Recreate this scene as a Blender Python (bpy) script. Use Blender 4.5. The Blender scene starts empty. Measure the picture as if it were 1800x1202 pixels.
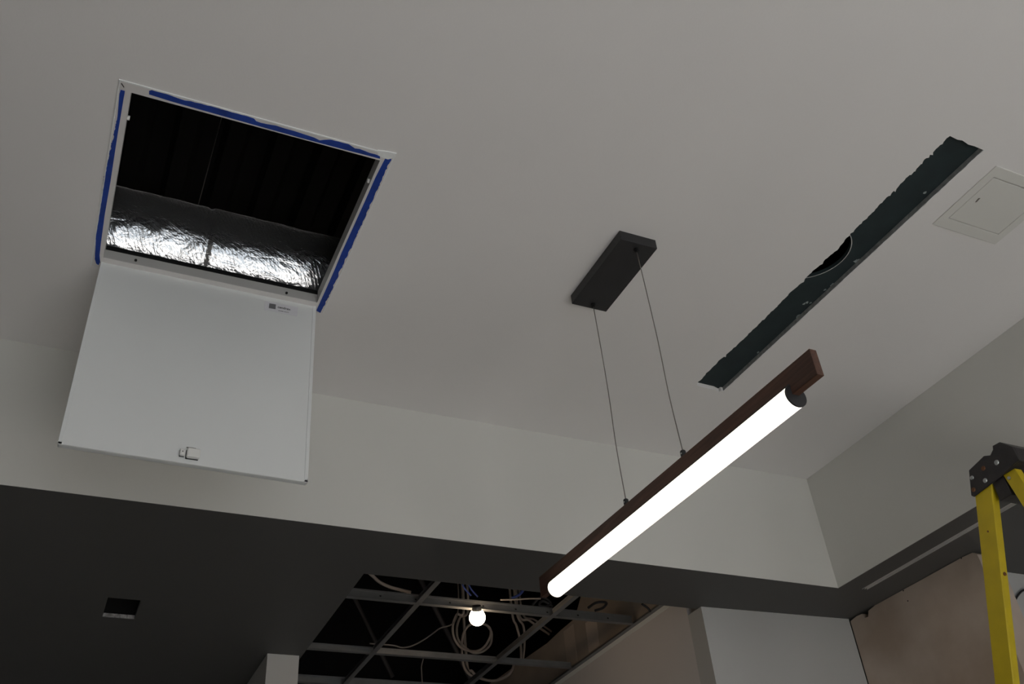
import bpy, bmesh, math, random
from mathutils import Vector, Matrix, noise
from mathutils.geometry import tessellate_polygon

random.seed(7)
C = bpy.context.scene.collection
sc = bpy.context.scene

# ------------------------------------------------------------------ camera
YAW, PITCH, ROLL, FPX = 0.479307743, 0.639408159, -0.0927962743, 1683.5
CAM = Vector((0, 0, 1.6))
fw = Vector((math.sin(YAW)*math.cos(PITCH), math.cos(YAW)*math.cos(PITCH), math.sin(PITCH)))
r0 = Vector((math.cos(YAW), -math.sin(YAW), 0))
u0 = r0.cross(fw)
RT = r0*math.cos(ROLL) + u0*math.sin(ROLL)
UP = -r0*math.sin(ROLL) + u0*math.cos(ROLL)
cam = bpy.data.cameras.new('camera')
cam.sensor_width = 36.0
cam.lens = FPX/1800*36
cam.clip_start = 0.05
camo = bpy.data.objects.new('camera', cam)
C.objects.link(camo)
camo.matrix_world = Matrix(((RT.x, UP.x, -fw.x, CAM.x), (RT.y, UP.y, -fw.y, CAM.y), (RT.z, UP.z, -fw.z, CAM.z), (0, 0, 0, 1)))
sc.camera = camo

# ------------------------------------------------------------------ world, daylight, exposure
w = bpy.data.worlds.new('sky'); sc.world = w; w.use_nodes = True
w.node_tree.nodes['Background'].inputs[0].default_value = (0.80, 0.90, 1.0, 1)
w.node_tree.nodes['Background'].inputs[1].default_value = 0.6
sc.view_settings.view_transform = 'Standard'
sc.view_settings.look = 'None'
sc.view_settings.gamma = 1
sc.view_settings.use_curve_mapping = False
sc.view_settings.exposure = 0.0
sc.cycles.max_bounces = 10
sc.cycles.diffuse_bounces = 6

def area(name, loc, aim, sx, sy, power, col):
    l = bpy.data.lights.new(name, 'AREA'); l.shape = 'RECTANGLE'; l.size = sx; l.size_y = sy
    l.energy = power; l.color = col
    o = bpy.data.objects.new(name, l); C.objects.link(o)
    o.location = loc
    o.rotation_euler = (Vector(aim)-Vector(loc)).to_track_quat('-Z', 'Z').to_euler()
    return o
# daylight entering through the shopfront windows behind the camera
for i, xx in enumerate((0.35, 2.55)):
    area('daylight', (xx, -3.35, 1.55), (xx, 0, 1.55), 1.9, 2.5, 10, (0.92, 0.97, 1.0))
sun = bpy.data.lights.new('sun', 'SUN'); sun.energy = 27.5; sun.angle = 0.02; sun.color = (1.0, 0.99, 0.975)
so_ = bpy.data.objects.new('sun', sun); C.objects.link(so_)
so_.rotation_euler = Vector((-0.02, 0.70, -0.71)).to_track_quat('-Z', 'Z').to_euler()

H, S, G = 3.52, 3.0218, 3.125      # raised ceiling, lowered soffit, suspended grid
BX, BY = 2.83, 2.79                # bulkhead faces of the raised ceiling

# ------------------------------------------------------------------ helpers
def ray(p):
    return RT*((p[0]-900)/FPX) - UP*((p[1]-601)/FPX) + fw
def onz(p, z):
    d = ray(p); return CAM + d*((z-CAM.z)/d.z)
def ony(p, y):
    d = ray(p); return CAM + d*(y/d.y)
def onx(p, x):
    d = ray(p); return CAM + d*(x/d.x)

def mat(name, col, rough=0.6, metal=0.0, var=0.0, scale=8.0, bump=0.0, bscale=60.0, col2=None, emit=None, estr=0.0, spec=0.5):
    m = bpy.data.materials.new(name); m.use_nodes = True
    nt = m.node_tree; b = nt.nodes['Principled BSDF']
    b.inputs['Roughness'].default_value = rough
    b.inputs['Metallic'].default_value = metal
    b.inputs['Specular IOR Level'].default_value = spec
    tc = nt.nodes.new('ShaderNodeTexCoord')
    n = nt.nodes.new('ShaderNodeTexNoise'); n.inputs['Scale'].default_value = scale; n.inputs['Detail'].default_value = 5
    nt.links.new(tc.outputs['Object'], n.inputs['Vector'])
    cr = nt.nodes.new('ShaderNodeValToRGB')
    c2 = col2 or tuple(max(0, c*(1-var)) for c in col)
    cr.color_ramp.elements[0].color = (*c2, 1); cr.color_ramp.elements[1].color = (*col, 1)
    cr.color_ramp.elements[0].position = 0.35; cr.color_ramp.elements[1].position = 0.65
    nt.links.new(n.outputs['Fac'], cr.inputs[0]); nt.links.new(cr.outputs[0], b.inputs['Base Color'])
    if bump:
        n2 = nt.nodes.new('ShaderNodeTexNoise'); n2.inputs['Scale'].default_value = bscale; n2.inputs['Detail'].default_value = 4
        nt.links.new(tc.outputs['Object'], n2.inputs['Vector'])
        bp = nt.nodes.new('ShaderNodeBump'); bp.inputs['Strength'].default_value = bump; bp.inputs['Distance'].default_value = 0.01
        nt.links.new(n2.outputs['Fac'], bp.inputs['Height']); nt.links.new(bp.outputs[0], b.inputs['Normal'])
    if emit:
        b.inputs['Emission Color'].default_value = (*emit, 1); b.inputs['Emission Strength'].default_value = estr
    return m

M = dict(
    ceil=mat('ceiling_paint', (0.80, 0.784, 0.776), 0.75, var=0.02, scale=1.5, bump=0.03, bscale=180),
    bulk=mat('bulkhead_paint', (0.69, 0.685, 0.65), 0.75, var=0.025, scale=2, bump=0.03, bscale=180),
    dark=mat('charcoal_paint', (0.092, 0.090, 0.087), 0.6, var=0.05, scale=2, bump=0.03, bscale=180),
    wallg=mat('grey_wall_paint', (0.54, 0.535, 0.52), 0.75, var=0.03, scale=2),
    wallt=mat('side_wall_paint', (0.70, 0.66, 0.645), 0.75, var=0.03, scale=2),
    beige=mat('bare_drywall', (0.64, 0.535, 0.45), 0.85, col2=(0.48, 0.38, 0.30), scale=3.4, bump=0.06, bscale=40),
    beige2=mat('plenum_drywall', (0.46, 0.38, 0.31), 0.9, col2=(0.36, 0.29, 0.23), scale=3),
    plaster=mat('joint_compound', (0.86, 0.88, 0.88), 0.8, var=0.06, scale=30, bump=0.15, bscale=90),
    white=mat('white_enamel', (0.82, 0.82, 0.80), 0.35, var=0.02, scale=4),
    door=mat('hatch_enamel', (0.78, 0.80, 0.80), 0.4, var=0.02, scale=3),
    frame=mat('frame_enamel', (0.74, 0.72, 0.71), 0.45, var=0.03, scale=10),
    diff=mat('diffuser_grey', (0.72, 0.70, 0.68), 0.6, var=0.05, scale=10),
    edge=mat('paper_edge', (0.34, 0.35, 0.35), 0.9, var=0.35, scale=60),
    diff2=mat('cut_edge_grey', (0.16, 0.155, 0.15), 0.9, var=0.4, scale=60),
    ret=mat('frame_return_enamel', (0.52, 0.515, 0.505), 0.5, var=0.05, scale=10),
    rawedge=mat('raw_gypsum', (0.44, 0.43, 0.42), 0.9, var=0.5, scale=70),
    tape=mat('blue_tape', (0.008, 0.052, 0.36), 0.6, var=0.3, scale=25, bump=0.1, bscale=80),
    cutedge=mat('gypsum_edge', (0.60, 0.60, 0.58), 0.9, var=0.2, scale=60),
    green=mat('green_board', (0.017, 0.030, 0.033), 0.8, col2=(0.013, 0.023, 0.026), scale=12, bump=0.05, bscale=70),
    dust=mat('gypsum_dust', (0.35, 0.40, 0.40), 0.9, var=0.3, scale=80),
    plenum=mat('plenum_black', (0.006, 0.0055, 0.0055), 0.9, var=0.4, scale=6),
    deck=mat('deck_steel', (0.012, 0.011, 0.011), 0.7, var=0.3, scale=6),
    black=mat('black_metal', (0.022, 0.022, 0.024), 0.5, var=0.1, scale=20),
    screw=mat('screw_black', (0.01, 0.01, 0.01), 0.5),
    wood=None, steel=mat('galvanised_steel', (0.24, 0.245, 0.25), 0.42, metal=0.6, var=0.15, scale=14),
    wire=mat('steel_cable', (0.22, 0.20, 0.18), 0.45, metal=0.5),
    grip=mat('dark_nickel', (0.05, 0.052, 0.055), 0.35, metal=0.6),
    cable=mat('cable_jacket', (0.40, 0.34, 0.29), 0.6, var=0.1),
    bcable=mat('blue_cable', (0.05, 0.08, 0.30), 0.5),
    kcable=mat('black_cable', (0.02, 0.02, 0.022), 0.6),
    strut=mat('hanger_strut', (0.06, 0.055, 0.055), 0.6, metal=0.3),
    yellow=mat('yellow_fibreglass', (0.66, 0.50, 0.014), 0.42, var=0.10, scale=18, bump=0.04, bscale=120),
    plastic=mat('black_plastic', (0.020, 0.018, 0.020), 0.45, col2=(0.035, 0.030, 0.030), scale=30, bump=0.1, bscale=60),
    alu=mat('aluminium', (0.50, 0.52, 0.52), 0.4, metal=0.8),
    rust=mat('rusty_rivet', (0.24, 0.10, 0.04), 0.8, var=0.5, scale=200),
    floor=mat('pale_concrete', (0.50, 0.485, 0.465), 0.7, var=0.15, scale=1.5),
    outer=mat('room_paint', (0.62, 0.60, 0.57), 0.8, var=0.03, scale=2),
    tube=mat('lit_diffuser', (0.9, 0.9, 0.88), 0.4, emit=(1.0, 0.90, 0.76), estr=2.3),
    bulb=mat('lit_globe', (0.9, 0.88, 0.8), 0.4, emit=(1.0, 0.76, 0.52), estr=36.0),
    ceramic=mat('white_socket', (0.07, 0.068, 0.065), 0.5),
    paper=mat('sticker_film', (0.74, 0.74, 0.78), 0.5),
    ink=mat('grey_ink', (0.16, 0.16, 0.17), 0.6),
    glass=mat('window_frame_paint', (0.05, 0.05, 0.05), 0.5),
)
def wood_mat():
    m = bpy.data.materials.new('walnut'); m.use_nodes = True
    nt = m.node_tree; b = nt.nodes['Principled BSDF']; b.inputs['Roughness'].default_value = 0.5
    tc = nt.nodes.new('ShaderNodeTexCoord'); mp = nt.nodes.new('ShaderNodeMapping')
    mp.inputs['Scale'].default_value = (60, 3.0, 60)
    n = nt.nodes.new('ShaderNodeTexNoise'); n.inputs['Scale'].default_value = 1.6; n.inputs['Detail'].default_value = 8; n.inputs['Distortion'].default_value = 0.6
    nt.links.new(tc.outputs['Object'], mp.inputs[0]); nt.links.new(mp.outputs[0], n.inputs['Vector'])
    cr = nt.nodes.new('ShaderNodeValToRGB')
    cr.color_ramp.elements[0].position = 0.3; cr.color_ramp.elements[0].color = (0.050, 0.021, 0.013, 1)
    cr.color_ramp.elements[1].position = 0.75; cr.color_ramp.elements[1].color = (0.115, 0.050, 0.030, 1)
    nt.links.new(n.outputs['Fac'], cr.inputs[0]); nt.links.new(cr.outputs[0], b.inputs['Base Color'])
    return m
M['wood'] = wood_mat()
def foil_mat():
    m = bpy.data.materials.new('foil_wrap'); m.use_nodes = True
    nt = m.node_tree; b = nt.nodes['Principled BSDF']
    b.inputs['Metallic'].default_value = 0.93; b.inputs['Roughness'].default_value = 0.16
    b.inputs['Base Color'].default_value = (0.80, 0.81, 0.83, 1)
    b.inputs['Sheen Weight'].default_value = 0.35; b.inputs['Sheen Roughness'].default_value = 0.35
    tc = nt.nodes.new('ShaderNodeTexCoord')
    mp = nt.nodes.new('ShaderNodeMapping'); mp.inputs['Scale'].default_value = (1.0, 1.6, 1.6)
    nt.links.new(tc.outputs['Object'], mp.inputs[0])
    n = nt.nodes.new('ShaderNodeTexNoise'); n.inputs['Scale'].default_value = 20; n.inputs['Detail'].default_value = 5; n.inputs['Distortion'].default_value = 1.2
    nt.links.new(mp.outputs[0], n.inputs['Vector'])
    # scrim threads pressed into the foil: two slanted sets of fine lines
    acc = n.outputs['Fac']
    for ang, sc_ in ((0.35, 30.0), (-0.5, 26.0)):
        m2 = nt.nodes.new('ShaderNodeMapping'); m2.inputs['Rotation'].default_value = (0, ang, ang*0.6)
        nt.links.new(tc.outputs['Object'], m2.inputs[0])
        w_ = nt.nodes.new('ShaderNodeTexWave'); w_.bands_direction = 'X' if ang > 0 else 'Z'; w_.inputs['Scale'].default_value = sc_; w_.inputs['Distortion'].default_value = 2.0; w_.inputs['Detail'].default_value = 3
        nt.links.new(m2.outputs[0], w_.inputs['Vector'])
        pw = nt.nodes.new('ShaderNodeMath'); pw.operation = 'POWER'; pw.inputs[1].default_value = 6
        nt.links.new(w_.outputs['Fac'], pw.inputs[0])
        ad = nt.nodes.new('ShaderNodeMath'); ad.operation = 'MULTIPLY_ADD'; ad.inputs[1].default_value = 0.06
        nt.links.new(pw.outputs[0], ad.inputs[0]); nt.links.new(acc, ad.inputs[2]); acc = ad.outputs[0]
    bp = nt.nodes.new('ShaderNodeBump'); bp.inputs['Strength'].default_value = 0.42; bp.inputs['Distance'].default_value = 0.009
    nt.links.new(acc, bp.inputs['Height']); nt.links.new(bp.outputs[0], b.inputs['Normal'])
    return m
M['foil'] = foil_mat()

def obj(name, bm, m, parent=None, smooth=False, bevel=0.0, seg=2):
    me = bpy.data.meshes.new(name)
    bmesh.ops.recalc_face_normals(bm, faces=bm.faces)
    bm.to_mesh(me); bm.free()
    me.materials.append(m)
    if smooth:
        for p in me.polygons: p.use_smooth = True
    o = bpy.data.objects.new(name, me); C.objects.link(o)
    if parent: o.parent = parent
    if bevel:
        b = o.modifiers.new('bevel', 'BEVEL'); b.width = bevel; b.segments = seg; b.limit_method = 'ANGLE'
    return o
def thing(name, label, cat, loc=(0, 0, 0), group=None):
    o = bpy.data.objects.new(name, None); C.objects.link(o); o.location = loc
    o['label'] = label; o['category'] = cat
    if group: o['group'] = group
    return o
def tag(o, label, cat, group=None):
    o['label'] = label; o['category'] = cat
    if group: o['group'] = group
    return o
def struct(name, bm, m, label=None, **k):
    o = obj(name, bm, m, **k); o['kind'] = 'structure'
    if label: o['label'] = label
    return o
def BM(): return bmesh.new()
def box(bm, x0, x1, y0, y1, z0, z1, o=(0, 0, 0)):
    v = [bm.verts.new((x-o[0], y-o[1], z-o[2])) for x, y, z in
         ((x0, y0, z0), (x1, y0, z0), (x1, y1, z0), (x0, y1, z0), (x0, y0, z1), (x1, y0, z1), (x1, y1, z1), (x0, y1, z1))]
    for f in ((0, 3, 2, 1), (4, 5, 6, 7), (0, 1, 5, 4), (1, 2, 6, 5), (2, 3, 7, 6), (3, 0, 4, 7)):
        bm.faces.new([v[i] for i in f])
    return bm
def prism(bm, pts, off):
    """closed solid: planar polygon pts (list of Vector) extruded by off"""
    a = [bm.verts.new(p) for p in pts]; b = [bm.verts.new(Vector(p)+Vector(off)) for p in pts]
    n = len(pts)
    for t in tessellate_polygon([[Vector(p) for p in pts]]):
        bm.faces.new([a[i] for i in t]); bm.faces.new([b[i] for i in reversed(t)])
    for i in range(n):
        j = (i+1) % n
        bm.faces.new((a[i], a[j], b[j], b[i]))
    return bm
def slab(bm, outer, holes, z0, z1, o=(0, 0, 0)):
    """horizontal sheet with holes"""
    loops = [outer]+holes
    flat = [Vector((p[0], p[1], 0)) for l in loops for p in l]
    vb = [bm.verts.new((p.x-o[0], p.y-o[1], z0-o[2])) for p in flat]
    vt = [bm.verts.new((p.x-o[0], p.y-o[1], z1-o[2])) for p in flat]
    for t in tessellate_polygon([[Vector((p[0], p[1], 0)) for p in l] for l in loops]):
        try:
            bm.faces.new([vb[i] for i in t]); bm.faces.new([vt[i] for i in reversed(t)])
        except ValueError: pass
    k = 0
    for l in loops:
        n = len(l)
        for i in range(n):
            a, b = k+i, k+(i+1) % n
            bm.faces.new((vb[a], vb[b], vt[b], vt[a]))
        k += n
    return bm
def rect(x0, x1, y0, y1): return [(x0, y0), (x1, y0), (x1, y1), (x0, y1)]
def cyl(bm, a, b, r, seg=20, r2=None):
    a = Vector(a); b = Vector(b); d = (b-a).normalized()
    q = d.to_track_quat('Z', 'Y'); X = q @ Vector((1, 0, 0)); Y = q @ Vector((0, 1, 0))
    r2 = r if r2 is None else r2
    A = [bm.verts.new(a+(X*math.cos(t)+Y*math.sin(t))*r) for t in [2*math.pi*i/seg for i in range(seg)]]
    B = [bm.verts.new(b+(X*math.cos(t)+Y*math.sin(t))*r2) for t in [2*math.pi*i/seg for i in range(seg)]]
    for i in range(seg):
        j = (i+1) % seg; bm.faces.new((A[i], A[j], B[j], B[i]))
    bm.faces.new(list(reversed(A))); bm.faces.new(B)
    return bm
def spline(pts, n=8):
    pts = [Vector(p) for p in pts]; out = []
    P = [pts[0]*2-pts[1]]+pts+[pts[-1]*2-pts[-2]]
    for i in range(1, len(P)-2):
        for k in range(n):
            t = k/n
            a, b, c, d = P[i-1], P[i], P[i+1], P[i+2]
            out.append(0.5*((2*b)+(c-a)*t+(2*a-5*b+4*c-d)*t*t+(3*b-a-3*c+d)*t**3))
    out.append(pts[-1]); return out
def hose(bm, pts, r, seg=8):
    rings = []
    ref = Vector((0.13, 0.31, 0.94)).normalized()
    for i, p in enumerate(pts):
        d = (pts[min(i+1, len(pts)-1)]-pts[max(i-1, 0)]).normalized()
        X = d.cross(ref).normalized(); Y = d.cross(X)
        rings.append([bm.verts.new(p+(X*math.cos(t)+Y*math.sin(t))*r) for t in [2*math.pi*k/seg for k in range(seg)]])
    for a, b in zip(rings, rings[1:]):
        for k in range(seg):
            j = (k+1) % seg; bm.faces.new((a[k], a[j], b[j], b[k]))
    bm.faces.new(list(reversed(rings[0]))); bm.faces.new(rings[-1])
    return bm

# ------------------------------------------------------------------ setting
XL, XR, YF, YB = -6.0, 5.0, -3.5, 7.0
T = 0.016
HX0, HX1, HY0, HY1 = -0.098, 0.530, 1.668, 2.300          # hatch opening
PX0, PX1, PY0, PY1 = 2.182, 2.398, 1.118, 1.305            # small panel opening
left_edge = [(1670,239),(1664,243),(1657,253),(1652.5,255),(1645,262),(1640,268),(1640,272.5),(1634.7,272),(1633,277),(1628,278),(1622.5,284),(1621,288),(1618.7,288.7),(1611,296.7),(1609,301),(1606.7,301.7),(1601.7,307.5),(1599,307.5),(1586.7,320),(1576,331.7),(1574,337.5),(1571,335.5),(1565,344),(1561.7,344.7),(1553,353),(1539,367.5),(1533,374),(1520,386.7),(1508,398),(1500,408),(1495.5,410),(1493,414.5),(1488,418),(1480,429),(1472,439.5),(1466.7,442.8),(1457,451),(1448,459),(1446,464),(1438,469),(1432,473.5),(1423,482),(1415,490),(1413,495.5),(1408,498),(1398,506.7),(1390,513),(1379,525),(1368,536),(1366,539),(1355,548),(1346.7,557.5),(1336.7,566.7),(1326.7,576.7),(1310,593),(1300,601.7),(1296,606),(1276.7,623),(1275.8,627.5),(1272.5,627),(1263,634),(1255,643),(1245,653),(1225,674),(1226,678)]
le = []
for i_ in range(len(left_edge)-1):
    (ua, va), (ub, vb_) = left_edge[i_], left_edge[i_+1]
    le.append(left_edge[i_])
    n_ = max(1, int(math.hypot(ub-ua, vb_-va)/4))
    for k_ in range(1, n_):
        t_ = k_/n_; j_ = random.uniform(-0.9, 0.9)
        le.append((ua+(ub-ua)*t_+j_*0.75, va+(vb_-va)*t_+j_*0.65))
le.append(left_edge[-1])
slot = [onz(p, H) for p in le+[(1245,682.5),(1256,685),(1264,689),(1267,686.5),(1272,687),(1729,264),(1713,257),(1702,254),(1692,247),(1683,245.5)]]
slot = [(p.x, p.y) for p in slot]
struct('ceiling', slab(BM(), rect(XL, BX, YF, BY), [rect(HX0, HX1, HY0, HY1), slot, rect(PX0, PX1, PY0, PY1)], H, H+T), M['ceil'],
       'raised off-white plasterboard ceiling with hatch, slot and small panel')
# lowered charcoal soffit: left field, strip in front of the opening, right field
bx0, bx1, by0, by1 = 0.128, 0.243, 3.552, 3.742
outer = [(XL, BY+0.001), (BX+0.001, BY+0.001), (BX+0.001, YF), (XR, YF), (XR, YB), (2.60, YB), (2.60, 3.128), (0.945, 3.128), (0.945, YB), (XL, YB)]
dif = rect(2.938, 2.966, 0.20, 2.768)
struct('ceiling', slab(BM(), outer, [rect(bx0, bx1, by0, by1), dif], S-0.0006, S+T), M['dark'], 'lowered charcoal soffit around the raised white ceiling')
# bulkhead faces
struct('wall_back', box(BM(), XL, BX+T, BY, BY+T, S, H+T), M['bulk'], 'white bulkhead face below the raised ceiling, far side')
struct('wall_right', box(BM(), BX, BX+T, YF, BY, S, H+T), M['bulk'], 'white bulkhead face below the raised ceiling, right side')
# plenum: roof, then two black screens added to keep its ends dark
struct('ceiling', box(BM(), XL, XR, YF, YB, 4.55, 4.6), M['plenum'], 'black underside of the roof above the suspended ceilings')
struct('wall_back', box(BM(), XL, XR, 6.2, 6.25, G+0.05, 4.55), M['plenum'], 'added black screen darkening the far end of the ceiling plenum')
struct('wall_left', box(BM(), -3.0, -2.95, BY+0.1, 6.2, S+0.05, 4.55), M['plenum'], 'added black screen darkening the left end of the ceiling plenum')
# walls below the soffit
def wall_box(name, x0, x1, y0, y1, z0, z1, m, label=None): return struct(name, box(BM(), x0, x1, y0, y1, z0, z1), m, label)
pr = BM(); prism(pr, [Vector((2.368, 3.100, 0)), Vector((3.118, 3.066, 0)), Vector((3.118, 3.2, 0)), Vector((2.368, 3.2, 0))], (0, 0, S-0.001))
struct('wall_back', pr, M['wallg'], 'pale grey wall below the soffit beside the bare drywall')
wall_box('wall_center', 2.368, 2.48, 3.2, YB, 0, G, M['wallt'], 'pale wall running back beside the open ceiling grid')
wall_box('wall_left', 0.80, 0.933, 4.0, YB, 0, S-0.001, M['wallg'], 'pale wall end under the charcoal soffit left of the grid')
# bare drywall with ragged top
pts = [(3.062, S-0.012), (3.02, S-0.006), (2.985, S-0.008), (2.976, S-0.030), (2.955, S-0.032), (2.945, S-0.010), (2.90, S-0.003), (2.40, S-0.003), (2.352, S-0.006), (2.336, S-0.020), (2.333, S-0.05), (2.333, 0), (3.062, 0)]
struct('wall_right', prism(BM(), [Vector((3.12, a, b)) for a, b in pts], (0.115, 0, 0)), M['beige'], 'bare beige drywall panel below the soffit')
wall_box('wall_back', 3.235, XR, 2.47, 2.55, 0, S-0.001, M['wallg'], 'far pale wall behind the ladder')
# room envelope and windows behind the camera
wall_box('floor', XL, XR, YF, YB, -0.05, 0, M['floor'])
wall_box('wall_left', XL-0.1, XL, YF, YB, 0, 4.6, M['outer'])
wall_box('wall_right', XR, XR+0.1, YF, YB, 0, 4.6, M['outer'])
wall_box('wall_back', XL, XR, YB, YB+0.1, 0, 4.6, M['outer'])
wf = BM()
wins = [(-0.6, 1.3), (1.6, 3.5)]
xs = [XL]+[v for a in wins for v in a]+[XR]
for i in range(0, len(xs), 2): box(wf, xs[i], xs[i+1], YF-0.1, YF, 0, 4.6)
for a, b in wins:
    box(wf, a, b, YF-0.1, YF, 0, 0.4); box(wf, a, b, YF-0.1, YF, 2.9, 4.6)
struct('wall_front', wf, M['outer'])
for k, (a, b) in enumerate(wins):
    f = BM()
    for x in (a, (a+b)/2-0.025, b-0.05): box(f, x, x+0.05, YF-0.07, YF-0.02, 0.4, 2.9)
    for z in (0.4, 2.1, 2.85): box(f, a, b, YF-0.07, YF-0.02, z, z+0.05)
    struct('window_%d' % (k+1), f, M['glass'])

# ------------------------------------------------------------------ plenum over the hatch: deck, joists, duct, hangers
dk = BM()
x = -2.0; prof = []
while x < 2.4:
    prof += [(x, 4.40), (x+0.06, 4.40), (x+0.08, 4.44), (x+0.15, 4.44)]; x += 0.17
for i in range(len(prof)-1):
    (xa, za), (xb, zb) = prof[i], prof[i+1]
    v = [dk.verts.new(c) for c in ((xa, 0.4, za), (xb, 0.4, zb), (xb, 5.2, zb), (xa, 5.2, za))]; dk.faces.new(v)
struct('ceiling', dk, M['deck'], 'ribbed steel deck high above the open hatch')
R_D = 0.165; ZC = H+0.05+R_D
d_ = ray((400, 371)); m_ = d_.z/d_.y
YC = ((ZC-CAM.z)+R_D*math.sqrt(1+m_*m_))/m_
duct = thing('air_duct', 'foil-wrapped round air duct crossing above the open hatch', 'duct', (0.2, YC, ZC))
db = BM(); NX, NA = 420, 150; rings = []
for i in range(NX+1):
    x = -1.3+2.9*i/NX; rr = []
    for j in range(NA):
        t = 2*math.pi*j/NA
        p = Vector((x*1.0, math.cos(t)*R_D, math.sin(t)*R_D))
        n1 = noise.noise(Vector((x*4, p.y*9, p.z*9)))
        n2 = abs(noise.noise(Vector((x*9+3, p.y*7+p.z*5, 5.1))))            # long creases
        n3 = noise.noise(Vector((x*34, p.y*22, p.z*22)))
        n4 = abs(noise.noise(Vector((x*20+p.y*26, p.z*20, 9.3))))
        seam = -0.006*math.exp(-((x-0.0+1.3) % 0.62-0.04)**2/0.00006)
        r = R_D+0.004*n1-0.0045*n2+0.0006*n3-0.0016*n4+seam
        rr.append(db.verts.new((x, math.cos(t)*r, math.sin(t)*r)))
    rings.append(rr)
for a, b in zip(rings, rings[1:]):
    for j in range(NA):
        k = (j+1) % NA; db.faces.new((a[j], a[k], b[k], b[j]))
db.faces.new(list(reversed(rings[0]))); db.faces.new(rings[-1])
obj('foil_jacket', db, M['foil'], duct, smooth=True)
for xx in (-0.42, 0.62):
    s = BM()
    hose(s, [Vector((xx-0.2, math.cos(t)*(R_D+0.004), math.sin(t)*(R_D+0.004))) for t in [math.pi*2*i/40 for i in range(41)]], 0.004, 6)
    obj('strap', s, M['strut'], duct, smooth=True)
a = ony((347, 366), YC-0.06); a2 = ony((390, 205), YC-0.06); a2 = a+(a2-a)*((4.41-a.z)/(a2.z-a.z))
b = BM(); cyl(b, a, a2, 0.0018, 6)
tag(obj('hanger_wire', b, M['wire']), 'thin hanger wire dropping to the duct in the dark plenum', 'wire')

# ------------------------------------------------------------------ access hatch
hat = thing('access_hatch', 'square white ceiling access hatch hanging open, blue tape on its frame', 'hatch', (0.216, 1.984, H))
O = hat.location
def hobj(name, bm, m, **k):
    o = obj(name, bm, m, hat, **k); return o
def L(p): return Vector(p)-O
# outer flange (drywall bead) flush on the ceiling
FX0, FX1, FY0, FY1 = -0.123, 0.557, 1.643, 2.343
hobj('frame', slab(BM(), rect(FX0, FX1, FY0, FY1), [rect(HX0+0.003, HX1-0.003, HY0+0.003, HY1-0.003)], H-0.0022, H-0.0002, O), M['frame'], bevel=0.0006)
# return of the frame going up into the plenum
rt = BM()
slab(rt, rect(HX0+0.0005, HX1-0.0005, HY0+0.0005, HY1-0.0005), [rect(HX0+0.0025, HX1-0.0025, HY0+0.0025, HY1-0.0025)], H-0.0002, H+0.045, O)
hobj('frame_return', rt, M['ret'])
# plaster ridge at the outer rim
pl = BM()
def ragged(a, b, wid, step=0.006, seed=0, inner=(0, 0), amp=0.5):
    """strip from a to b with one straight and one ragged side"""
    a = Vector(a); b = Vector(b); d = (b-a); n = max(2, int(d.length/step)); nrm = Vector((-d.y, d.x)).normalized()
    base = [a+d*i/n for i in range(n+1)]
    rag = [base[i]+nrm*wid*(1-amp*(0.5+0.5*noise.noise(Vector((i*0.35, seed, 1.7)))+0.25*noise.noise(Vector((i*1.7, seed, 4.2))))) for i in range(n+1)]
    return [(p.x, p.y) for p in base]+[(p.x, p.y) for p in reversed(rag)]
for k, (a, b) in enumerate((((FX0-0.003, FY0-0.002), (FX1+0.003, FY0-0.002)), ((FX1+0.002, FY0), (FX1+0.002, FY1)), ((FX0-0.002, FY1), (FX0-0.002, FY0)))):
    slab(pl, ragged(a, b, 0.0045 if k == 0 else 0.003, seed=k+2, amp=0.45), [], H-0.0034, H-0.0001, O)
cap = [onz(p, H) for p in ((664,263),(680,265),(697,268.5),(693,274),(688,277),(682,278.5),(676,276.5),(670,274),(664,271))]
slab(pl, [(p.x, p.y) for p in cap], [], H-0.0040, H-0.0001, O)
hobj('plaster_bead', pl, M['plaster'])
ck_ = [onz(p, H-0.0035) for p in ((212.5,147),(214,146.5),(218.5,153.5),(217.5,154.5))]
hobj('plaster_crack', slab(BM(), [(p.x, p.y) for p in ck_], [], H-0.0030, H-0.0023, O), M['screw'])
# plaster skim overlapping the far tape (top edge in the view)
def tape(px, nm='masking_tape'):
    pts = [onz(p, H-0.003) for p in px]
    hobj(nm, slab(BM(), [(p.x, p.y) for p in pts], [], H-0.0030, H-0.0023, O), M['tape'])
def jag(p0, p1, n, amp, seed):
    out = []
    for i in range(n+1):
        t = i/n; u = p0[0]+(p1[0]-p0[0])*t; v = p0[1]+(p1[1]-p0[1])*t
        k = noise.noise(Vector((i*0.9, seed, 0.3)))*amp+noise.noise(Vector((i*0.23, seed, 7.3)))*amp
        out.append((u+k, v+k*0.3))
    return out
tape([(219.5,160),(207,235),(194,320),(184,378),(177,430),(175,449),(176,461),(173,466),(169,463)]+jag((166.5,455), (169,412), 12, 0.6, 3)+jag((169.5,408), (181.5,322), 44, 1.2, 1)+jag((182,318), (206.5,205), 50, 1.5, 2)+[(210,165),(212,158)])
tape([(688,279)]+jag((687,282), (568,542), 90, 1.6, 5)+[(563,550),(556,546)]+[(571,513),(590,470),(601,443),(622,397),(641,355),(660,312),(677,279)])
topedge = [(262,160),(267,158.5),(275,160),(285,163),(297,167),(310,172),(325,177),(335,178),(343,180.5),(352,182),(365,186),(378,188),(388,192),(400,195),(410,198),(420,200),(428,201.5),(440,205),(447,209),(450,213),(458,216),(470,218.5),(485,221),(500,226),(515,230),(528,234),(540,238),(552,242),(562,247),(570,246),(580,245.5),(590,247),(602,250),(613,253.5),(618,257),(624,261),(632,262),(640,265),(650,269),(660,271.5),(664,273),(668,275)]
tape(topedge+[(668,279),(600,261.5),(520,240),(440,217.5),(360,195),(300,178),(262,166)])
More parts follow.
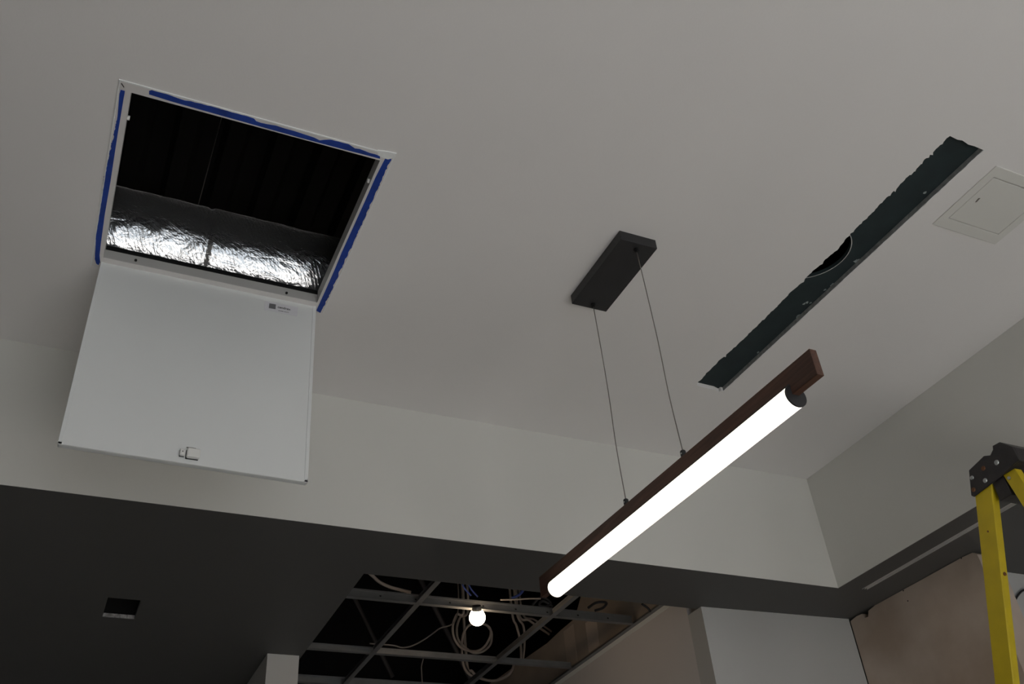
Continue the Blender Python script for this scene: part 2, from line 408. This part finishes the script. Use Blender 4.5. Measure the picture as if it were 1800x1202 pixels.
# spring clips on the frame return
for p in ((221.5,205), (652,318)):
    q = onz(p, H+0.012)
    c_ = BM(); xx = HX0+0.003 if p[0] < 400 else HX1-0.003; sg = 1 if p[0] < 400 else -1
    cyl(c_, Vector((xx, q.y, H+0.010))-O, Vector((xx+sg*0.006, q.y, H+0.010))-O, 0.006, 14)
    hobj('catch', c_, M['white'])
# dark gasket line and screws on the hinge side
bmx = BM(); box(bmx, HX0+0.004, HX1-0.004, HY1-0.0055, HY1-0.003, H+0.030, H+0.0445, O); hobj('gasket', bmx, M['screw'])
for p in ((238.5,458), (503.5,515.5)):
    q = ony(p, HY1-0.003)
    b = BM(); cyl(b, Vector((q.x, HY1-0.003, q.z))-O, Vector((q.x, HY1-0.007, q.z))-O, 0.0038, 12); hobj('screw', b, M['screw'])
# hinged door leaf hanging straight down
DY = 2.318
DP = [ony(p, DY) for p in ((179,455), (556,529), (541,848), (101,780))]
leaf = BM(); prism(leaf, [p-O for p in DP], (0, 0.020, 0))
dl = hobj('door_leaf', leaf, M['door'], bevel=0.004, seg=3)
# rolled lip along the top of the leaf
a, b = DP[0], DP[1]
lip = BM(); hose(lip, [a-O+Vector((0.004, 0, 0.002)), b-O+Vector((-0.004, 0, 0.002))], 0.0045, 10); hobj('hinge_rod', lip, M['white'], smooth=True)
for p in ((188,456), (549,531)):
    for dz in (0, -0.008):
        q = ony(p, DY); b2 = BM(); box(b2, q.x-0.010, q.x+0.010, DY-0.0058, DY-0.004, q.z+dz-0.001, q.z+dz+0.001, O); hobj('hinge_slit', b2, M['wire'])
# folded edge flanges of the leaf (slightly proud)
for (p, q, off) in ((DP[1], DP[2], -1), (DP[0], DP[3], 1)):
    f = BM(); prism(f, [p-O, p-O+Vector((off*0.010, 0, 0)), q-O+Vector((off*0.010, 0, 0)), q-O], (0, -0.0015, 0)); o = hobj('edge_fold', f, M['door'], bevel=0.0007)
f = BM(); prism(f, [DP[3]-O, DP[2]-O, DP[2]-O+Vector((0, 0, 0.007)), DP[3]-O+Vector((0, 0, 0.007))], (0, -0.0015, 0)); hobj('edge_fold', f, M['door'], bevel=0.0007)
# cam latch
lq = ony((330, 799), DY)
lt = BM(); box(lt, lq.x-0.004, lq.x+0.030, DY-0.016, DY-0.0005, lq.z-0.013, lq.z+0.014, O)
b_ = BM(); box(b_, lq.x-0.0052, lq.x+0.027, DY-0.0045, DY-0.0008, lq.z-0.0142, lq.z+0.012, O); box(b_, lq.x-0.0216, lq.x-0.009, DY-0.0040, DY-0.0008, lq.z-0.0100, lq.z+0.008, O); hobj('latch_shade', b_, M['screw'])  # dark backing pieces put in as the shade around latch and tab
latch = hobj('latch', lt, M['white'], bevel=0.004, seg=3)
lt = BM(); box(lt, lq.x-0.021, lq.x-0.008, DY-0.012, DY-0.0005, lq.z-0.009, lq.z+0.010, O)
t2 = obj('latch_tab', lt, M['white'], latch, bevel=0.003, seg=3)
lt = BM(); cyl(lt, Vector((lq.x-0.0145, DY-0.0122, lq.z+0.001))-O, Vector((lq.x-0.0145, DY-0.0135, lq.z+0.001))-O, 0.0018, 10); obj('rivet', lt, M['wire'], latch)
lt = BM(); box(lt, lq.x-0.006, lq.x+0.018, DY-0.0035, DY-0.0008, lq.z+0.019, lq.z+0.021, O); obj('latch_slot', lt, M['wire'], latch)
# maker's sticker
sp = [ony(p, DY-0.0004) for p in ((466,529), (524,540.5), (522,556), (464,544))]
st = BM(); prism(st, [p-O for p in sp], (0, -0.0004, 0)); stick = hobj('sticker', st, M['paper'])
sp = [ony(p, DY-0.0009) for p in ((473.5,533), (485,535), (484.3,543.5), (472.5,541.3))]
st = BM(); prism(st, [p-O for p in sp], (0, -0.0003, 0)); obj('printed_square', st, M['ink'], stick)
def text(s, size, loc, rot, m, parent, name, bold=0.0):
    cu = bpy.data.curves.new('t', 'FONT'); cu.body = s; cu.size = size; cu.extrude = 0.0002; cu.offset = bold
    tmp = bpy.data.objects.new('t', cu); C.objects.link(tmp)
    dg = bpy.context.evaluated_depsgraph_get()
    me = bpy.data.meshes.new_from_object(tmp.evaluated_get(dg)); bpy.data.objects.remove(tmp)
    me.materials.clear(); me.materials.append(m)
    o = bpy.data.objects.new(name, me); C.objects.link(o); o.parent = parent; o.location = loc; o.rotation_euler = rot
    return o
tl = ony((488,541), DY-0.0011)
text('cendrex', 0.0118, tl-O, (math.pi/2, 0, 0), M['ink'], stick, 'printed_name', 0.0003)
tl = ony((488,546), DY-0.0011)
text('access doors', 0.0062, tl-O+Vector((0.002, 0, 0)), (math.pi/2, 0, 0), M['ink'], stick, 'printed_line')

# ------------------------------------------------------------------ cut slot: green board above
gz = H+T+0.0005
arc = [onz(p, gz) for p in ((1494,414), (1479,459), (1421,487))]
def circ(a, b, c):
    ax, ay, bx, by, cx, cy = a.x, a.y, b.x, b.y, c.x, c.y
    d = 2*(ax*(by-cy)+bx*(cy-ay)+cx*(ay-by))
    ux = ((ax*ax+ay*ay)*(by-cy)+(bx*bx+by*by)*(cy-ay)+(cx*cx+cy*cy)*(ay-by))/d
    uy = ((ax*ax+ay*ay)*(cx-bx)+(bx*bx+by*by)*(ax-cx)+(cx*cx+cy*cy)*(bx-ax))/d
    return ux, uy, math.hypot(ax-ux, ay-uy)
cxx, cyy, crr = circ(*arc)
print('slot circle', cxx, cyy, crr)
hole = [(cxx+crr*math.cos(t), cyy+crr*math.sin(t)) for t in [2*math.pi*i/48 for i in range(48)]]
GO = Vector((2.0, 1.7, gz))
gb = struct('ceiling', slab(BM(), rect(1.80, 2.16, 0.95, 2.45), [hole], gz, gz+0.013, GO), M['green'], 'dark green moisture board showing through the long jagged slot')
gb.location = GO
rim = BM()
slab(rim, [(cxx+(crr+0.0022)*math.cos(2*math.pi*i/48), cyy+(crr+0.0022)*math.sin(2*math.pi*i/48)) for i in range(48)], [hole], gz-0.0008, gz-0.0001, GO)
obj('hole_rim', rim, M['cutedge'], gb)
# gypsum scuffs on the board
sc_px = [(1625,339), (1413,534), (1419,531), (1437,527), (1425,532), (1402,556), (1333,619), (1504,459), (1510,457), (1515,454), (1450,509), (1462,501)]
for k, p in enumerate(sc_px):
    q = onz(p, gz); n = 9; rr = random.uniform(0.0035, 0.0075)
    pts = [(q.x+rr*math.cos(2*math.pi*i/n)*random.uniform(.5, 1.2), q.y+rr*math.sin(2*math.pi*i/n)*random.uniform(.6, 1.8)) for i in range(n)]
    obj('dust_smear', slab(BM(), pts, [], gz-0.0006, gz-0.0001, GO), M['dust'], gb)
# ragged paper/plaster lip along the straight side of the slot
e0 = onz((1272,687), H); e1 = onz((1729,264), H)
lp = BM(); slab(lp, ragged((e0.x+0.001, e0.y), (e1.x+0.001, e1.y), -0.0045, seed=11, amp=0.95), [], H-0.0008, H-0.0001)
tag(obj('plaster_lip', lp, M['plaster']), 'thin pale plaster lip along the straight edge of the slot', 'plaster')

ce = BM(); prism(ce, [Vector((e0.x-0.0004, e0.y, H+0.0012)), Vector((e1.x-0.0008, e1.y, H+0.0012)), Vector((e1.x-0.0008, e1.y, H+T)), Vector((e0.x-0.0004, e0.y, H+T))], (-0.0012, 0, 0))
tag(obj('board_edge', ce, M['edge']), 'grey cut edge of the ceiling board along the straight side of the slot', 'drywall edge')

# ------------------------------------------------------------------ small closed access panel
ap = thing('inspection_hatch', 'small closed square access panel flush in the ceiling beside the slot', 'hatch', (2.29, 1.21, H))
A = ap.location
obj('frame', slab(BM(), rect(2.158, 2.422, 1.086, 1.338), [rect(PX0+0.004, PX1-0.004, PY0+0.004, PY1-0.004)], H-0.0035, H-0.0002, A), M['bulk'], ap, bevel=0.002)
obj('frame_return', slab(BM(), rect(PX0+0.0005, PX1-0.0005, PY0+0.0005, PY1-0.0005), [rect(PX0+0.004, PX1-0.004, PY0+0.004, PY1-0.004)], H-0.0002, H+0.03, A), M['bulk'], ap)
obj('door_leaf', box(BM(), PX0+0.0052, PX1-0.0052, PY0+0.0068, PY1-0.0068, H-0.0030, H+0.012, A), M['bulk'], ap, bevel=0.0008)
q = onz((1718, 352), H-0.003)
b = BM(); prism(b, [Vector((q.x-0.004, q.y-0.008, H-0.0042))-A, Vector((q.x+0.001, q.y-0.010, H-0.0042))-A, Vector((q.x+0.003, q.y+0.006, H-0.0042))-A, Vector((q.x-0.001, q.y+0.008, H-0.0042))-A], (0, 0, 0.0014)); obj('latch', b, M['wire'], ap)

# ------------------------------------------------------------------ pendant light
pen = thing('pendant_light', 'linear walnut pendant light with glowing tube hung from a black canopy', 'light', (1.33, 1.85, 2.70))
P0 = pen.location
def pobj(name, bm, m, **k): return obj(name, bm, m, pen, **k)
cz = H-0.035
pobj('canopy', box(BM(), 1.267, 1.391, 1.689, 2.006, cz, H, P0), M['black'], bevel=0.0015)
def bar_top(y): return 1.6+1.149+0.0305*(y-1.2)
holes = [(1.332, 1.713), (1.332, 1.985)]
grips = [1.690, 1.976]
for (hx, hy), gy in zip(holes, grips):
    b = BM(); cyl(b, Vector((hx, hy, cz))-P0, Vector((hx, hy, cz-0.007))-P0, 0.008, 16); cyl(b, Vector((hx, hy, cz-0.007))-P0, Vector((hx, hy, cz-0.012))-P0, 0.005, 12)
    pobj('cable_gland', b, M['screw'])
    zt = bar_top(gy)+0.020
    a = Vector((hx, hy, cz-0.012)); e = Vector((1.330, gy, zt))
    mid = [a.lerp(e, t)+Vector((0.002*math.sin(t*5), 0.0015*math.sin(t*9+1), 0)) for t in (0.25, 0.5, 0.75)]
    b = BM(); hose(b, [p-P0 for p in spline([a]+mid+[e], 6)], 0.0014, 6); pobj('cable', b, M['wire'], smooth=True)
    b = BM(); cyl(b, Vector((1.330, gy, bar_top(gy)-0.001))-P0, Vector((1.330, gy, zt-0.003))-P0, 0.0075, 18); cyl(b, Vector((1.330, gy, zt-0.003))-P0, Vector((1.330, gy, zt))-P0, 0.0075, 18, 0.0055)
    g = pobj('cable_grip', b, M['grip'], bevel=0.0008)
    b = BM(); cyl(b, Vector((1.3225, gy-0.003, bar_top(gy)+0.009))-P0, Vector((1.3205, gy-0.003, bar_top(gy)+0.009))-P0, 0.002, 8); obj('set_screw', b, M['alu'], g)
YA, YZ = 1.190, 2.508
BW, BH = 0.0095, 0.066
wb = BM(); prism(wb, [Vector((1.33-BW, YA, bar_top(YA)))-P0, Vector((1.33-BW, YA, bar_top(YA)-BH))-P0, Vector((1.33-BW, YZ, bar_top(YZ)-BH))-P0, Vector((1.33-BW, YZ, bar_top(YZ)))-P0], (2*BW, 0, 0))
pobj('wood_bar', wb, M['wood'], bevel=0.0012)
TR = 0.0265
def tz(y): return bar_top(y)-BH-0.002
T0, T1 = 1.272, 2.428
def wedge(bm, y0, y1, r, a0, a1, n=26):
    """solid sector of a cylinder along the bar (open at the top where the bar sits)"""
    A_, B_ = [], []
    for i in range(n+1):
        t = a0+(a1-a0)*i/n
        A_.append(Vector((1.33+r*math.cos(t), y0, tz(y0)+r*math.sin(t)))-P0)
        B_.append(Vector((1.33+r*math.cos(t), y1, tz(y1)+r*math.sin(t)))-P0)
    va = [bm.verts.new(p) for p in A_]; vb = [bm.verts.new(p) for p in B_]
    for i in range(n): bm.faces.new((va[i], va[i+1], vb[i+1], vb[i]))
    bm.faces.new(va); bm.faces.new(list(reversed(vb))); bm.faces.new((va[0], vb[0], vb[-1], va[-1]))
half = 0.42
tb = BM(); wedge(tb, T0+0.004, T1-0.004, TR, math.pi/2+half, math.pi/2-half+2*math.pi)
tube = pobj('glowing_tube', tb, M['tube'], smooth=False)
for p in tube.data.polygons:
    p.use_smooth = len(p.vertices) == 4 and p.area < 0.01
for y0, y1 in ((T0, T0+0.004), (T1-0.004, T1)):
    cb = BM(); cyl(cb, Vector((1.33, y0, tz(y0)))-P0, Vector((1.33, y1, tz(y1)))-P0, TR+0.0008, 40)
    pobj('end_cap', cb, M['black'], bevel=0.0005)
# dark channel strips between the wood and the tube
for sx in (-1, 1):
    b = BM()
    pts = [Vector((1.33+sx*(BW+0.0001), y, bar_top(y)-BH+dz+0.0)) for y, dz in ((T0, 0.021), (T1, 0.021), (T1, 0.026), (T0, 0.026))]
    prism(b, [p-P0 for p in pts], (sx*0.0022, 0, 0)); pobj('channel', b, M['black'])

# ------------------------------------------------------------------ square cut-out in the soffit: plaster on its far edge
so = BM()
n = 22
pts = [(bx0+(bx1-bx0)*i/n, by1-0.0005) for i in range(n+1)]
lo = [(p[0], p[1]) for p in pts]
up = [(bx0+(bx1-bx0)*i/n, by1-0.004-0.003*noise.noise(Vector((i*0.8, 3, 3)))) for i in range(n, -1, -1)]
slab(so, lo+up, [], S+0.0005, S+T-0.002)
tag(obj('light_cutout_edge', so, M['rawedge']), 'chalky white raw edge of the small square hole in the charcoal soffit', 'plaster edge')
so = BM(); box(so, bx1-0.0015, bx1-0.0003, by0, by1, S+0.0005, S+T); box(so, bx0+0.0003, bx0+0.0012, by0, by1, S+0.0005, S+T)
struct('trim_1', so, M['diff2'])
# black box added above the hole to keep light out of it
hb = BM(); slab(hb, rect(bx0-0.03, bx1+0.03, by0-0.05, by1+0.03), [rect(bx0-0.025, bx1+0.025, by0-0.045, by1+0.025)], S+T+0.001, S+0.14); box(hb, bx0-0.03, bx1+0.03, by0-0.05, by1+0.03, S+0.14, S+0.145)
tag(obj('blackout_box', hb, M['plenum']), 'added black box darkening the small square hole in the soffit', 'box')

# ------------------------------------------------------------------ slot diffuser in the right soffit
sd = thing('slot_diffuser', 'long thin white double-slot air diffuser in the charcoal soffit', 'diffuser', (2.952, 1.5, S))
D0 = sd.location
for x0, x1 in ((2.938, 2.9415), (2.9505, 2.9535), (2.9625, 2.966)):
    obj('blade', box(BM(), x0, x1, 0.196, 2.772, S-0.001, S+0.012, D0), M['diff'], sd)
obj('plenum_box', slab(BM(), rect(2.936, 2.968, 0.20, 2.77), [rect(2.939, 2.965, 0.203, 2.767)], S+0.02, S+0.08, D0), M['plenum'], sd)
obj('plenum_lid', box(BM(), 2.936, 2.968, 0.20, 2.77, S+0.08, S+0.083, D0), M['plenum'], sd)

# ------------------------------------------------------------------ suspended grid, stripped of its tiles
gr = thing('ceiling_grid', 'bare galvanised suspended ceiling grid with its tiles missing', 'ceiling grid', (1.65, 4.0, G))
GR = gr.location
def tee(name, axis, c, a, b, hgt, wid=0.024, off=0.0):
    bm = BM()
    parts = [(-wid/2, wid/2, 0, 0.0012), (-0.0006, 0.0006, 0.0012, hgt-0.006), (-0.0032, 0.0032, hgt-0.008, hgt)]
    for u0_, u1_, z0, z1 in parts:
        if axis == 'x': box(bm, a, b, c+u0_, c+u1_, G+z0+off, G+z1+off, GR)
        else: box(bm, c+u0_, c+u1_, a, b, G+z0+off, G+z1+off, GR)
    return obj(name, bm, M['steel'], gr)
MY = [3.592, 4.200, 4.66, 5.27]
CX = [0.72, 1.318, 1.938]
for k, y in enumerate(MY):
    t = tee('main_tee', 'x', y, 0.62, 2.345, 0.040 if k in (0, 2) else 0.030)
    if k == 0:
        x = 0.70
        while x < 2.3:
            bb = BM(); box(bb, x-0.004, x+0.004, y-0.0016, y-0.0006, G+0.015, G+0.021, GR); obj('slot_hole', bb, M['screw'], t); x += 0.152
for x in CX:
    ys = [3.14]+MY+[6.9]
    for a, b in zip(ys, ys[1:]):
        tee('cross_tee', 'y', x, a+0.012, b-0.012, 0.030, off=0.0002)
wa = BM(); box(wa, 2.344, 2.3675, 3.135, 6.9, G-0.0012, G, GR); box(wa, 2.3665, 2.3678, 3.135, 6.9, G, G+0.022, GR)
obj('wall_angle', wa, M['steel'], gr)
wa = BM(); box(wa, 2.3665, 2.3678, 3.135, 6.9, G-0.022, G-0.0012, GR)
obj('wall_angle', wa, M['white'], gr)

# bare drywall wall continuing above the grid
def top_px(p): return onx(p, 2.372)
tops = [onx(p, 2.372) for p in ((1010,1087), (985,1108), (962,1130), (930,1152), (885,1185), (840,1215))]
poly = [Vector((2.372, 3.14, G+0.002)), Vector((2.372, 3.14, 4.3))]+[Vector((2.372, p.y, p.z)) for p in tops]+[Vector((2.372, tops[-1].y, G+0.002))]
print('tops', [(round(p.y, 2), round(p.z, 2)) for p in tops])
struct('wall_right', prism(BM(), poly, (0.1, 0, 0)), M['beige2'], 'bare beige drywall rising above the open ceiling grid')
for p in ((1039,1095), (1000,1110)):
    q = onx(p, 2.372)
    b = BM(); box(b, 2.3708, 2.3722, q.y-0.055, q.y+0.055, G+0.03, q.z+0.02); struct('trim_2', b, M['beige'])

# light bulb
bl = thing('light_bulb', 'bare lit globe bulb in a white socket hanging at the open grid', 'light bulb', (1.572, 3.570, 3.081))
b = BM(); bmesh.ops.create_uvsphere(b, u_segments=28, v_segments=18, radius=0.034)
for v in b.verts:
    if v.co.z > 0.02: v.co.z *= 1.12
obj('globe', b, M['bulb'], bl, smooth=True)
hd = Vector((1.572, 3.57, 0)).normalized(); bl.rotation_euler = (Vector((0, 0, 0.80))-hd*0.60).to_track_quat('Z', 'Y').to_euler()
b = BM(); cyl(b, (0, 0, 0.024), (0, 0, 0.050), 0.0215, 24, 0.0190); obj('socket', b, M['ceramic'], bl, bevel=0.002)

# cables in the plenum
def cab(px, y, r, m, label, cat='cable', name='cable', group=None, n=8, tilt=0.0, up=False):
    pts = [ony(p, y+tilt*i) for i, p in enumerate(px)]
    if up: pts = [Vector((pts[0].x+0.01, pts[0].y+0.02, 4.55)), Vector((pts[0].x, pts[0].y+0.01, 3.9))]+pts
    b = BM(); hose(b, spline(pts, n), r, 8); return tag(obj(name, b, m, smooth=True), label, cat, group)
cab([(815,1068),(803,1080),(796,1100),(798,1120),(808,1136),(822,1143),(838,1144),(852,1136),(861,1120),(862,1106),(854,1098),(840,1095),(826,1098),(816,1110),(812,1130),(813,1160),(820,1180),(840,1195)], 4.45, 0.0065, M['cable'],
    'beige cable hanging in a wide coil below the light bulb', n=8, tilt=0.006, up=True)
cab([(823,1069),(809,1085),(803,1105),(806,1125),(818,1138),(832,1147),(848,1145),(862,1132),(864,1112),(858,1101)], 4.62, 0.0065, M['cable'],
    'inner beige cable loop coiled just left of the light bulb', n=8, up=True)
cab([(625,985),(640,999),(655,1012),(666,1022),(684,1031),(702,1036),(722,1041)], 3.66, 0.007, M['cable'], 'short beige cable sagging behind the front grid bar at its left')
cab([(650,1131),(690,1134),(710,1138),(735,1130),(770,1106),(805,1073)][::-1], 4.215, 0.0035, M['wire'], 'thin dark cable sagging across the middle of the open grid', up=True)
cab([(900,1075),(908,1100),(915,1130),(916,1160)], 4.5, 0.0065, M['cable'], 'beige cable hanging right of the bulb, outer of two', tilt=0.01, up=True)
cab([(908,1074),(920,1100),(922,1130),(919,1162)], 4.54, 0.0065, M['cable'], 'beige cable hanging right of the bulb, inner of two', tilt=0.01, up=True)
cab([(912,1078),(930,1090),(948,1103),(966,1115)], 4.62, 0.007, M['cable'], 'beige cable running diagonally toward the bare drywall', up=True)
cab([(918,1076),(938,1088),(956,1100),(970,1110)], 4.70, 0.006, M['cable'], 'second beige cable running diagonally above the first one', up=True)
cab([(820,1160),(830,1180),(845,1192),(870,1196),(895,1185),(905,1165)], 4.9, 0.008, M['cable'], 'beige cable looping low near the bottom of the grid', up=True)
cab([(744,1158),(741,1170),(741,1180),(743,1210)], 4.215, 0.0025, M['wire'], 'thin pale wire dangling left of the coil')
cab([(806,1000),(810,1018),(816,1033),(828,1047)], 3.602, 0.0035, M['bcable'], 'blue data cable behind the front grid bar, left bundle')
cab([(818,1000),(822,1020),(828,1035),(840,1049)], 3.604, 0.0035, M['bcable'], 'second blue data cable beside the left bundle')
cab([(926,1010),(923,1030),(914,1044),(900,1051)], 3.602, 0.006, M['bcable'], 'blue cable bundle behind the front grid bar, right of the bulb')
cab([(880,1054),(905,1053.5),(930,1052),(950,1052)], 3.582, 0.0035, M['cable'], 'pale cable lying along the front grid bar')
cab([(936,1063),(944,1054),(952,1049),(962,1053),(968,1060),(960,1066),(948,1063),(955,1056),(972,1066)], 3.60, 0.006, M['kcable'], 'dark tangled cable clump at the front grid bar')
cab([(1034,1068),(1046,1060),(1058,1058),(1066,1060),(1060,1068),(1046,1073)], 3.60, 0.006, M['kcable'], 'black cable loop right of the pendant end')
cab([(1128,1061),(1138,1068),(1144,1075)], 3.3, 0.005, M['kcable'], 'black cable end at the right corner of the grid')
# bracing struts
def strut(p0, p1, y, r, label):
    b_ = ony(p1, y); a = ony(p0, y); a = b_+(a-b_)*((4.55-b_.z)/(a.z-b_.z)); b = BM(); cyl(b, a, b_, r, 6); tag(obj('hanger_strut', b, M['strut']), label, 'strut')
strut((764,1068), (838,1215), 4.7, 0.013, 'dark diagonal steel strut crossing the grid left of the cable coil')
strut((632,1070), (690,1190), 5.0, 0.012, 'dim diagonal strut deep in the left of the plenum')
# dark ductwork/beam at the very back, low
b = BM(); box(b, 0.94, 2.36, 5.42, 5.55, G+0.10, G+0.22); tag(obj('steel_beam', b, M['strut']), 'dark beam deep inside the open ceiling', 'beam')

# ------------------------------------------------------------------ step ladder
LS = 0.95
lad = thing('step_ladder', 'tall yellow fibreglass step ladder with black top cap', 'ladder', (2.556*LS, 1.775*LS, 0))
LZ = 1.6+1.324*LS
def LP(e, z, x=0.0):      # e along -y, z above reference, x sideways
    return Vector((x, -e*LS, LZ+z*LS))
def lobj(name, bm, m, parent=None, **k): return obj(name, bm, m, parent or lad, **k)
W_L = 0.36
def rail(e_top, z_top, e_bot_dir, web, side, x0, mirror):
    """channel rail: web in the side plane, flanges pointing inward"""
    L_ = (LZ+z_top*LS)/LS
    top = Vector((e_top, z_top)); bot = Vector((e_top+e_bot_dir*L_, z_top-L_))
    s = -1 if mirror else 1
    bm = BM(); th = 0.004; fl = 0.028
    def quad(ea, eb, xa, xb):
        pts = [LP(top.x+ea, top.y, x0+s*xa), LP(top.x+eb, top.y, x0+s*xa), LP(bot.x+eb, bot.y, x0+s*xa), LP(bot.x+ea, bot.y, x0+s*xa)]
        prism(bm, pts, (s*(xb-xa), 0, 0))
    quad(0, web, 0, th)
    quad(web-th, web, th, fl)
    quad(0, th, th, fl)
    return lobj('rail', bm, M['yellow'], bevel=0.0015)
kf = -math.tan(math.radians(18.5)); kr = math.tan(math.radians(9.4))
# front rails (with steps) and rear rails, both sides
for x0, mi in ((0.0, False), (W_L, True)):
    r1 = rail(-0.063, 0.0, kf, 0.066, 0, x0, mi)
    r2 = rail(0.050, 0.005, kr, 0.045, 0, x0+(0.006 if not mi else -0.006), mi)
    for e, z in ((0.020-0.063, -0.055-0.12), (0.003-0.063, -0.45)):
        pass
# steps
k = 0; z = -0.62
while LZ+z*LS > 0.2:
    e = -0.063-kf*z*1.0+0.0
    e = -0.063+kf*(-z)
    bm = BM(); a = LP(e, z, 0.004)
    box(bm, 0.006, W_L-0.006, a.y-0.070, a.y-0.004, a.z-0.004, a.z); box(bm, 0.006, W_L-0.006, a.y-0.070, a.y-0.066, a.z-0.03, a.z)
    lobj('step', bm, M['alu']); z -= 0.32
    e2 = 0.05+kr*(-z); a = LP(e2, z, 0)
    if k % 2 == 0:
        bm = BM(); box(bm, 0.012, W_L-0.012, a.y-0.03, a.y-0.010, a.z-0.012, a.z+0.012); lobj('rear_brace', bm, M['alu'])
    k += 1
# top cap: side cheek with the photographed outline and a tray running across
ck = [(-0.048, 0.073), (0.022, 0.087), (0.044, 0.077), (0.060, 0.088), (0.064, 0.100), (0.092, 0.098), (0.126, 0.062), (0.128, 0.014), (0.110, 0.012), (0.052, 0.000), (-0.068, -0.012), (-0.075, -0.004)]
cap_t = BM()
for x0 in (-0.006, W_L):
    prism(cap_t, [LP(e, z, x0) for e, z in ck], (0.006, 0, 0))
prism(cap_t, [LP(-0.048, 0.073, 0), LP(0.022, 0.087, 0), LP(0.022, 0.080, 0), LP(-0.048, 0.066, 0)], (W_L, 0, 0))
prism(cap_t, [LP(0.062, 0.098, 0.001), LP(0.092, 0.098, 0.001), LP(0.126, 0.062, 0.001), LP(0.126, 0.013, 0.001), LP(0.110, 0.0125, 0.001), LP(0.058, 0.004, 0.001), LP(0.058, 0.080, 0.001)], (W_L-0.002, 0, 0))
box(cap_t, 0.006, W_L-0.006, -0.050*LS, -0.004*LS, LZ-0.062*LS, LZ+0.012*LS)
cpo = lobj('top_cap', cap_t, M['plastic'], bevel=0.002)
for (e, z, m, r) in ((-0.047, 0.045, 'alu', 0.0068), (-0.007, 0.014, 'alu', 0.0075), (0.055, 0.045, 'alu', 0.0082), (0.004, 0.052, 'rust', 0.0075), (-0.058, 0.008, 'rust', 0.007)):
    b = BM(); cyl(b, LP(e, z, -0.006), LP(e, z, -0.0085), r, 16, r*0.8)
    cyl(b, LP(e, z, -0.0085), LP(e, z, -0.0105), r*0.45, 12)
    lobj('rivet', b, M[m], cpo)
b = BM(); cyl(b, LP(0.066, -0.014, 0.0055), LP(0.066, -0.014, 0.002), 0.005, 12); lobj('bolt', b, M['alu'])
fz = -0.262
b = BM(); a = LP(-0.063+0.066+kf*0.262, fz, 0.015); cyl(b, a+Vector((0, 0.001, 0)), a+Vector((0, -0.0025, 0)), 0.0055, 14); lobj('bolt', b, M['rust'])
b = BM(); a = LP(-0.063+0.036+kf*0.13, -0.13, 0); cyl(b, a+Vector((0.001, 0, 0)), a+Vector((-0.0015, 0, 0)), 0.003, 10); lobj('bolt', b, M['rust'])
# feet
for x0 in (0, W_L-0.03):
    for e_top, kk, web in ((-0.063, kf, 0.066), (0.05, kr, 0.045)):
        a = LP(e_top+kk*LZ/LS, -LZ/LS, x0); b = BM(); box(b, a.x-0.002, a.x+0.034, a.y-web*LS-0.006, a.y+0.006, 0, 0.05); lobj('foot', b, M['plastic'], bevel=0.004)

# screw heads in the bare drywall
for p, lab in (((1588,1038), 'dark screw head in the bare drywall, upper of the close pair'), ((1596,1056), 'dark screw head in the bare drywall, lower of the close pair'),
               ((1690,981), 'dark screw head high in the bare drywall beside the ladder'), ((1500,1127), 'dark screw head in the bare drywall beside the grey wall')):
    q = onx(p, 3.12); b = BM(); cyl(b, (3.1205, q.y, q.z), (3.1188, q.y, q.z), 0.0028, 10)
    tag(obj('drywall_screw', b, M['screw']), lab, 'screw')
# cable against the far wall behind the ladder
cab([(1782,1060),(1787,1050),(1793,1042),(1800,1037),(1812,1035)], 2.46, 0.004, M['kcable'], 'black cable on the far wall behind the ladder')
